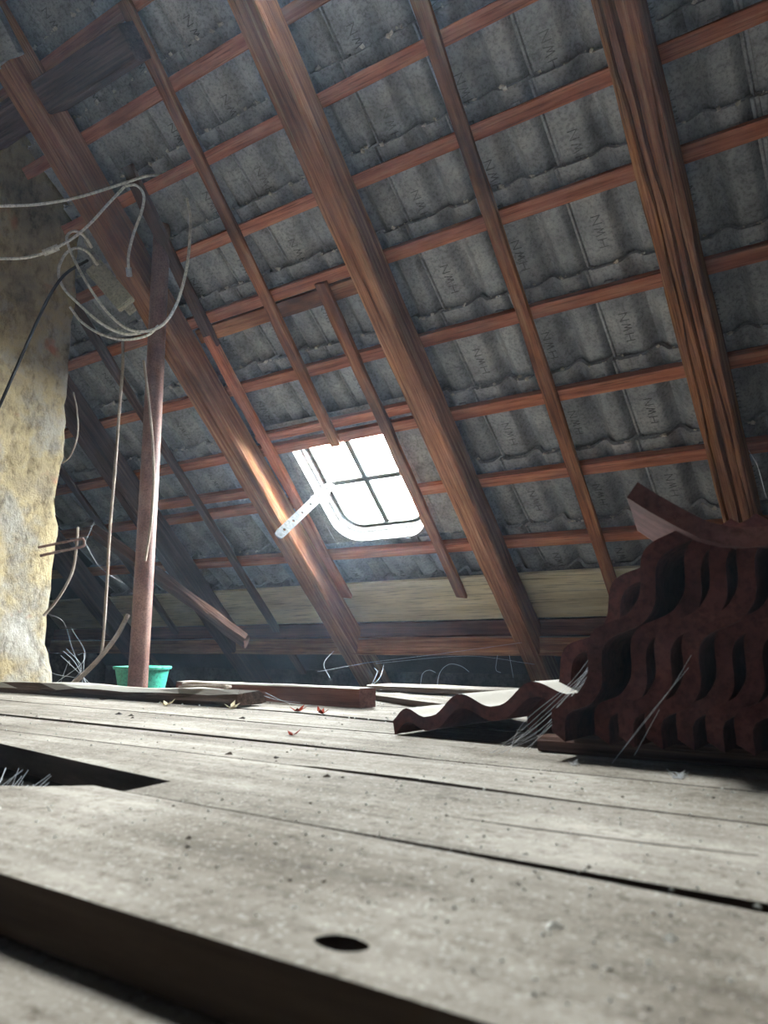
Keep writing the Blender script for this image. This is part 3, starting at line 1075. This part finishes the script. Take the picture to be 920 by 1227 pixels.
# ridge tile lying hollow side up on the stack
def ridge_tile():
    prof_c = [(-0.142, 0.066), (-0.115, 0.047), (-0.085, 0.028), (-0.055, 0.011), (-0.028, 0.003), (0.0, 0.0), (0.035, 0.003), (0.07, 0.018), (0.10, 0.042), (0.125, 0.07), (0.145, 0.10)]
    th = 0.024
    n = len(prof_c)
    nr = []
    for i in range(n):
        a = Vector(prof_c[max(0, i - 1)])
        b = Vector(prof_c[min(n - 1, i + 1)])
        d = (b - a).normalized()
        nr.append(Vector((-d.y, d.x)))
    verts, faces = [], []
    ys = [0.0, 0.012, 0.2, 0.40, 0.41]
    for k, y in enumerate(ys):
        sc = 1.0 - 0.12 * y / 0.41
        for i in range(n):
            x, z = prof_c[i]
            j = 0.002 * noise.noise(Vector((x * 30, y * 30, 1)))
            verts.append((x * sc, y, z * sc + j))
        for i in range(n):
            x, z = prof_c[i]
            verts.append((x * sc + nr[i].x * th, y, z * sc + nr[i].y * th))
    m = 2 * n
    for k in range(len(ys) - 1):
        a, b = k * m, (k + 1) * m
        for i in range(n - 1):
            faces.append((a + i, a + i + 1, b + i + 1, b + i))
            faces.append((a + n + i, b + n + i, b + n + i + 1, a + n + i + 1))
        faces.append((a, b, b + n, a + n))
        faces.append((a + n - 1, a + m - 1, b + m - 1, b + n - 1))
    for i in range(n - 1):
        faces.append((i, n + i, n + i + 1, i + 1))
        e = (len(ys) - 1) * m
        faces.append((e + i, e + i + 1, e + n + i + 1, e + n + i))
    o = mesh_obj('ridge_tile', verts, faces, M_redtile_dusty, smooth=True, auto=40)
    o.location = (-0.165, 1.04, 0.284)
    o.rotation_euler = (R(3), R(2), R(17))
    tag(o, 'curved maroon ridge tile lying hollow side up on top of the stack', 'ridge tile')


ridge_tile()

# ------------------------------------------------------------------ second skylight higher up the slope, unseen, added to brighten the near floor
win2 = empty('added_skylight', RP(-0.995, 3.26, 0.02))
tag(win2, kind='structure')


def w2_obj(name, v, f, mat):
    o = mesh_obj(name, [skm @ Vector(q) for q in v], f, mat)
    o.parent = win2
    o.matrix_parent_inverse = Matrix.Translation(-win2.location)
    return o


def rect(x0, x1, s0, s1, w):
    return [(x0, s0, w), (x1, s0, w), (x1, s1, w), (x0, s1, w)]


v, f = lofted([rect(UX0, UX1, US0, US1, 0.02), rect(UX0 + 0.03, UX1 - 0.03, US0 + 0.03, US1 - 0.03, 0.02), rect(UX0 + 0.03, UX1 - 0.03, US0 + 0.03, US1 - 0.03, 0.182), rect(UX0, UX1, US0, US1, 0.182), rect(UX0, UX1, US0, US1, 0.02)])
w2_obj('window_frame', v, f, M_metalwhite)
um = (UX0 + UX1) / 2
sm = (US0 + US1) / 2
for x0, x1, s0, s1 in ((um - 0.01, um + 0.01, US0 + 0.03, US1 - 0.03), (UX0 + 0.03, um - 0.01, sm - 0.008, sm + 0.008), (um + 0.01, UX1 - 0.03, sm - 0.008, sm + 0.008)):
    v, f = sk_box(x0, x1, s0, s1, 0.09, 0.106)
    w2_obj('glazing_bar', v, f, M_muntin)
for x0, x1 in ((UX0 + 0.03, um - 0.01), (um + 0.01, UX1 - 0.03)):
    for s0, s1 in ((US0 + 0.03, sm - 0.008), (sm + 0.008, US1 - 0.03)):
        v, f = sk_box(x0, x1, s0, s1, 0.096, 0.1)
        w2_obj('pane', v, f, M_glass)

# ------------------------------------------------------------------ cables, splitter box, rope and hook
def cable(pts, r, mat, label, cat='cable', group='loose cables by the chimney', n=6, name='cable'):
    return tag(tube(name, [at(*p) for p in pts], r, mat, n=n), label, cat, group)


cable([(-30, 249, 2.86), (0, 247, 2.88), (45, 245, 2.9), (95, 236, 2.93), (150, 219, 2.96), (175, 211, 2.98), (192, 210, 3.0)], 0.006, M_cablewhite, 'white cable running from the left edge up to the roof battens')
cable([(-30, 312, 2.80), (0, 310, 2.82), (30, 309, 2.85), (56, 302, 2.87), (85, 287, 2.9), (108, 268, 2.92), (128, 246, 2.94), (149, 224, 2.96)], 0.006, M_cablewhite, 'white cable with a pale connector running along the chimney top')
cable([(150, 223, 2.96), (163, 222, 2.98), (172, 233, 2.98), (170, 252, 2.97), (160, 280, 2.96), (154, 305, 2.95), (154, 322, 2.95)], 0.0055, M_cablewhite, 'short white cable hanging down to a loose plug above the splitter')
cable([(117, 318, 3.0), (106, 303, 2.97), (92, 297, 2.92), (78, 305, 2.9), (70, 325, 2.88), (76, 345, 2.86), (95, 365, 2.84), (122, 388, 2.82), (148, 400, 2.81), (168, 399, 2.80)], 0.0055, M_cablewhite, 'white cable looping left of the splitter box')
cable([(110, 297, 3.0), (100, 282, 2.97), (88, 277, 2.94), (80, 284, 2.92), (84, 300, 2.9), (96, 325, 2.87), (112, 352, 2.84), (132, 378, 2.82), (155, 395, 2.80), (180, 396, 2.79), (200, 384, 2.78), (215, 355, 2.80), (225, 312, 2.84), (228, 262, 2.9), (224, 238, 2.96)], 0.0055, M_cablewhite, 'long white cable loop hanging round the pipe top')
cable([(84, 368, 2.88), (98, 386, 2.86), (122, 401, 2.84), (150, 407, 2.82), (176, 402, 2.80), (190, 390, 2.79)], 0.005, M_cablewhite, 'lowest white cable loop in front of the pipe top')
cable([(-25, 540, 2.70), (0, 485, 2.72), (20, 440, 2.75), (43, 388, 2.78), (62, 350, 2.82), (80, 327, 2.87), (105, 312, 2.95)], 0.006, M_cableblack, 'black cable hanging down in front of the chimney')
cable([(172, 432, 2.86), (177, 470, 2.83), (182, 520, 2.82), (184, 570, 2.82), (181, 625, 2.83), (174, 672, 2.84)], 0.005, M_rope, 'pale cord running down the front of the pipe', 'cord')
cable([(153, 737, 2.9), (140, 762, 2.84), (118, 790, 2.80), (98, 810, 2.78), (84, 822, 2.76)], 0.009, M_rope, 'grey hose curving from the pipe down to the floor', 'hose', n=8)
cable([(147, 405, 3.12), (147, 440, 3.10), (143, 490, 3.08), (138, 560, 3.06), (132, 630, 3.04), (128, 700, 3.02), (124, 760, 3.0), (121, 786, 3.0)], 0.006, M_rope, 'frayed rope hanging free left of the pipe', 'rope')
cable([(93, 632, 2.96), (92, 650, 2.93), (88, 680, 2.92), (80, 700, 2.92), (66, 722, 2.9), (52, 738, 2.88)], 0.0055, M_rope, 'thin cord hanging from the iron hook on the chimney', 'cord')
cable([(75, 555, 3.0), (85, 545, 2.98), (93, 520, 2.98), (92, 490, 2.98), (88, 470, 2.98)], 0.0035, M_rope, 'thin cord loop beside the chimney edge', 'cord')

hook = tube('iron_hook', [at(48, 666, 2.86), at(75, 660, 2.9), at(98, 655, 2.93), at(101, 651, 2.935), at(100, 647, 2.935), at(96, 646, 2.93), at(70, 651, 2.9), at(46, 656, 2.86)], 0.0055, M_rust, n=8, k=4)
tag(hook, 'rusty double iron rod sticking out of the chimney', 'hook')

spl = empty('splitter_box', at(130, 342, 3.05))
tag(spl, 'cream aerial splitter box with plugs, left of the pipe top', 'splitter box')
bd = (at(152, 366, 3.02) - at(113, 320, 3.06))
bmw = frame_mat(at(113, 320, 3.06), bd, (Vector((0, 0, CAM_Z)) - at(130, 342, 3.0)))
BL = bd.length


def spl_box(name, x0, x1, y0, y1, z0, z1, mat, bev=0.004):
    bm = bmesh.new()
    bmesh.ops.create_cube(bm, size=1)
    for q in bm.verts:
        q.co = bmw @ Vector((x0 + (q.co.x + 0.5) * (x1 - x0), y0 + (q.co.y + 0.5) * (y1 - y0), z0 + (q.co.z + 0.5) * (z1 - z0)))
    bmesh.ops.bevel(bm, geom=list(bm.edges), offset=bev, segments=2, affect='EDGES')
    o = bm_obj(name, bm, mat, spl)
    o.matrix_parent_inverse = Matrix.Translation(-spl.location)
    return o


spl_box('box_body', 0, BL, -0.038, 0.038, -0.015, 0.02, M_boxgrey)
spl_box('box_lid', 0.012, BL * 0.75, -0.028, 0.028, 0.0205, 0.027, M_boxgrey, 0.002)
spl_box('mounting_ear', BL + 0.001, BL + 0.035, -0.018, 0.018, -0.015, -0.004, M_boxgrey, 0.002)
for p, q in (((117, 318, 3.02), (110, 306, 3.0)), ((108, 296, 3.02), (103, 286, 3.0)), ((154, 321, 2.96), (155, 331, 2.96))):
    o = tube('plug', [at(*p), at(*q)], 0.011, M_metaldark, n=10)
    o.parent = spl
    o.matrix_parent_inverse = Matrix.Translation(-spl.location)
tag(tube('cable_coupler', [at(52, 303.5, 2.868), at(70, 296, 2.885)], 0.012, M_cablewhite, n=10), 'pale coupler joining the white cable on the chimney', 'coupler')

# coil of flex on the plank
coil = []
cc = Vector((-1.66, 1.535, 0.050))
for i in range(61):
    t = i / 60 * 4 * math.pi
    r = 0.075 + 0.006 * math.sin(t * 0.5)
    coil.append(cc + Vector((r * math.cos(t), 0.8 * r * math.sin(t), 0.003 * t / math.pi + 0.003 * math.sin(t * 1.5))))
v, f = tube_data(coil, 0.0035, 6)
tag(mesh_obj('cable_coil', v, f, M_rope, smooth=True), 'small grey coil of flex on the dusty plank', 'cable coil')

# ------------------------------------------------------------------ grey spare tiles resting on the trimmer beam
for k, (x, sl, w, tl) in enumerate(((-2.69, 3.42, -0.13, 0.08), (-2.98, 3.40, -0.135, 0.06))):
    o = bpy.data.objects.new('loose_tile', tile_me)
    COL.objects.link(o)
    b = RP(x, sl + 0.06, w)
    yd = RV * math.cos(tl) + RN * math.sin(tl)
    zd = RN * math.cos(tl) - RV * math.sin(tl)
    mw = Matrix.Identity(4)
    for i in range(3):
        mw[i][0], mw[i][1], mw[i][2], mw[i][3] = (1, 0, 0)[i], yd[i], zd[i], b[i]
    o.matrix_world = mw
    tag(o, ('grey loose tile resting on the trimmer at the upper left', 'grey loose tile at the extreme upper left corner')[k], 'tile', 'loose grey tiles on the trimmer')

# ------------------------------------------------------------------ debris on the floor
def fpos(x, y, z=0.0):
    return Vector((x, y, fz(x) + z))


def leaf(loc, size, rot, mat, label, cat):
    pts = [(0, 0, 0), (0.5, 0.35, 0.35), (1.0, 0.1, 0.75), (0.55, -0.1, 0.25), (0.9, -0.5, 0.5), (0.2, -0.35, 0.1), (-0.3, -0.6, 0.45), (-0.35, -0.05, 0.1), (-0.7, 0.4, 0.5), (-0.05, 0.4, 0.2)]
    c = (0.05, -0.02, 0.02)
    verts = [Vector(p) * size for p in pts] + [Vector(c) * size]
    verts += [q + Vector((0, 0, 0.04 * size)) for q in verts]
    n = len(pts)
    m = n + 1
    faces = []
    for i in range(n):
        j = (i + 1) % n
        faces += [(i, j, n), (m + j, m + i, m + n), (i, m + i, m + j, j)]
    o = mesh_obj('dry_leaf' if cat == 'leaf' else 'flake', verts, faces, mat)
    o.location = loc
    o.rotation_euler = (0, 0, rot)
    tag(o, label, cat)


leaf(fpos(-0.945, 1.085), 0.016, 0.4, M_leaf, 'curled dry red leaf on the middle floor boards', 'leaf')
leaf(fpos(-1.27, 1.475), 0.022, 1.2, M_leaf, 'dry red leaf by the floor gap near the squared timber', 'leaf')
leaf(fpos(-1.18, 1.46), 0.024, 2.6, M_leaf, 'flatter reddish leaf in the floor gap, right of its neighbour', 'leaf')
leaf(fpos(-1.66, 1.40), 0.026, 0.2, M_paper, 'cream flake on the boards before the dusty plank, left one', 'flake')
leaf(fpos(-1.46, 1.44), 0.026, 1.9, M_paper, 'cream flake on the boards by the plank end, right one', 'flake')

pale, dark = [], []
for _ in range(1500):
    d = 0.35 + 2.3 * random.random() ** 1.3
    px = random.uniform(-30, 950)
    off = (px - 460) / FPX * d
    x = -0.566 * d + off * 0.824
    y = 0.824 * d + off * 0.566
    if y < 0.36 or y > 2.4 or (x < -0.7 and 0.5 < y < 0.75) or (x > -0.9 and y > 1.03):
        continue
    if random.random() < 0.80:
        pale.append((fpos(x, y, 0.0005), random.choice((0.0009, 0.0012, 0.0018, 0.0026)) * (0.75 + 0.3 * d), 0.7))
    else:
        dark.append((fpos(x, y, 0.0005), random.choice((0.0007, 0.0009, 0.0012, 0.0024)) * (0.7 + 0.4 * d), 0.35))
for x, y, r in ((-0.13, 0.47, 0.006), (-0.19, 0.45, 0.007), (-0.13, 0.43, 0.004), (-0.04, 0.49, 0.005), (-0.10, 0.56, 0.004)):
    pale.append((fpos(x, y), r, 0.6))
for x, y, r in ((-1.55, 1.17, 0.012), (-1.5, 1.165, 0.009), (-1.45, 1.13, 0.007), (-0.78, 0.86, 0.006), (-0.62, 0.78, 0.006), (-0.6, 0.785, 0.004), (-0.50, 0.45, 0.004), (-0.52, 0.47, 0.005), (-2.0, 1.45, 0.014), (-1.25, 1.27, 0.012), (-0.86, 0.85, 0.008)):
    dark.append((fpos(x, y), r, 0.5))
tag(lumps('mortar_dust', pale, M_crumb), 'pale crumbs of mortar strewn over the floor boards', 'crumbs', kind='stuff')
tag(lumps('dark_grit', dark, M_darkcrumb), 'dark droppings and grit strewn over the floor boards', 'grit', kind='stuff')
# dusty fluff in the missing strip and at the board edge before the tiles
def tuft(name, c, n, size, r, label, cat, mat):
    v, f = [], []
    for _ in range(n):
        a = random.uniform(0, 6.28)
        p = Vector(c) + Vector((random.uniform(-1, 1), random.uniform(-1, 1), 0)) * size * 0.4
        d = Vector((math.cos(a), math.sin(a), random.uniform(0.1, 1.1))) * size * random.uniform(0.4, 1)
        m = p + d * 0.5 + Vector((random.uniform(-1, 1), random.uniform(-1, 1), random.uniform(-0.5, 1))) * size * 0.2
        tube_data(smooth_path([p, m, p + d], 4), r, 4, v, f)
    return tag(mesh_obj(name, v, f, mat), label, cat)


tuft('fluff', fpos(-0.262, 1.025), 50, 0.012, 0.00022, 'tuft of white fluff on the floor before the stacked tiles', 'fluff', M_cob)
tuft('fluff', fpos(-0.405, 1.045), 20, 0.009, 0.00022, 'tiny wisp of white fluff at the left foot of the stack', 'fluff', M_cob)
tuft('dust_fluff', Vector((-1.02, 0.56, -0.075)), 420, 0.075, 0.0004, 'grey fluff lying in the gap of the missing board', 'fluff', M_cob)

# ------------------------------------------------------------------ cobwebs
def web(strands, r, label):
    v, f = [], []
    for st in strands:
        tube_data(smooth_path([at(*p) for p in st], 5), r * 0.55, 4, v, f)
    tag(mesh_obj('cobweb', v, f, M_cob), label, 'cobweb', 'cobweb strands', 'stuff')


fan = []
for k in range(11):
    a = random.uniform(-6, 6)
    fan.append([(728 + random.uniform(-3, 3), 768 + random.uniform(-12, 30), 1.10), (690 + a, 822 + a, 1.09), (640 + 2.5 * a, 872 + a, 1.12), (600 + random.uniform(-25, 30), 905 + random.uniform(-5, 4), 1.17)])
web(fan, 0.00045, 'fan of cobweb from the floor to the leaning tile stack')
web([[(828, 785, 1.0), (800, 830, 1.0), (735, 912, 1.03)], [(825, 800, 1.0), (775, 860, 1.01), (733, 915, 1.03)], [(790, 850, 1.0), (760, 905, 1.0)]], 0.0004, 'long cobweb strand across the front of the tile stack')
web([[(440, 794, 3.0), (530, 783, 3.02), (625, 770, 3.05)], [(380, 805, 2.95), (440, 794, 3.0)], [(450, 795, 3.0), (560, 786, 3.0), (640, 796, 3.0)]], 0.0009, 'thin cobweb line in front of the dark eaves gap')
web([[(503, 826, 2.6), (506, 808, 2.6), (514, 803, 2.6), (522, 806, 2.6)], [(523, 826, 2.6), (527, 806, 2.6), (538, 796, 2.6), (552, 798, 2.6), (562, 805, 2.6)], [(610, 785, 2.8), (615, 812, 2.8)], [(596, 785, 2.8), (594, 802, 2.8), (600, 806, 2.8)]], 0.001, 'curling dusty threads rising behind the pale planks')
lw = [[(56, 735, 2.9), (76, 745, 2.9), (86, 775, 2.9), (96, 800, 2.9), (104, 820, 2.9)], [(102, 650, 2.9), (120, 680, 3.0), (150, 700, 3.1)], [(102, 650, 2.9), (113, 625, 3.1)], [(50, 790, 2.88), (62, 806, 2.85), (90, 812, 2.8)]]
for k in range(6):
    lw.append([(76 + random.uniform(-4, 18), 750 + random.uniform(0, 50), 2.9), (85 + random.uniform(-8, 18), 790 + random.uniform(-5, 10), 2.88), (75 + random.uniform(-20, 60), 820, 2.86)])
web(lw, 0.0009, 'messy cobwebs in the dark corner at the chimney foot')
web([[(444, 822, 2.1), (452, 806, 2.2), (448, 800, 2.3)], [(444, 822, 2.1), (455, 812, 2.2), (460, 796, 2.4)], [(300, 828, 2.1), (330, 838, 2.05), (360, 842, 2.0)], [(318, 830, 2.1), (345, 842, 2.04), (385, 848, 2.0)], [(395, 812, 2.6), (388, 795, 2.7), (400, 780, 2.9)]], 0.0007, 'loose cobweb threads on the squared timber')
web([[(905, 548, 1.9), (912, 575, 1.85), (918, 597, 1.8)], [(897, 540, 2.0), (908, 560, 1.9), (918, 597, 1.8)]], 0.0006, 'short cobweb strands above the ridge tile at right')

# ------------------------------------------------------------------ dusty air lit by the skylights
hm = bpy.data.materials.new('haze'); hm.use_nodes=True; nt=hm.node_tree
for n in list(nt.nodes): nt.nodes.remove(n)
out=nt.nodes.new('ShaderNodeOutputMaterial'); vs=nt.nodes.new('ShaderNodeVolumeScatter')
vs.inputs['Color'].default_value=(0.68,0.82,1,1); vs.inputs['Density'].default_value=0.0075; vs.inputs['Anisotropy'].default_value=0.5
nt.links.new(vs.outputs[0],out.inputs['Volume'])
vv=[(XL,-1,-.12),(XR,-1,-.12),(XR,3.6,-.12),(XL,3.6,-.12),(XL,-1,3.4),(XR,-1,3.4),(XR,.25,3.4),(XL,.25,3.4)]
tag(mesh_obj('dust_haze',vv,[(0,3,2,1),(4,5,6,7),(0,1,5,4),(1,2,6,5),(2,3,7,6),(3,0,4,7)],hm),'thin dusty haze in the attic air','haze',kind='stuff')
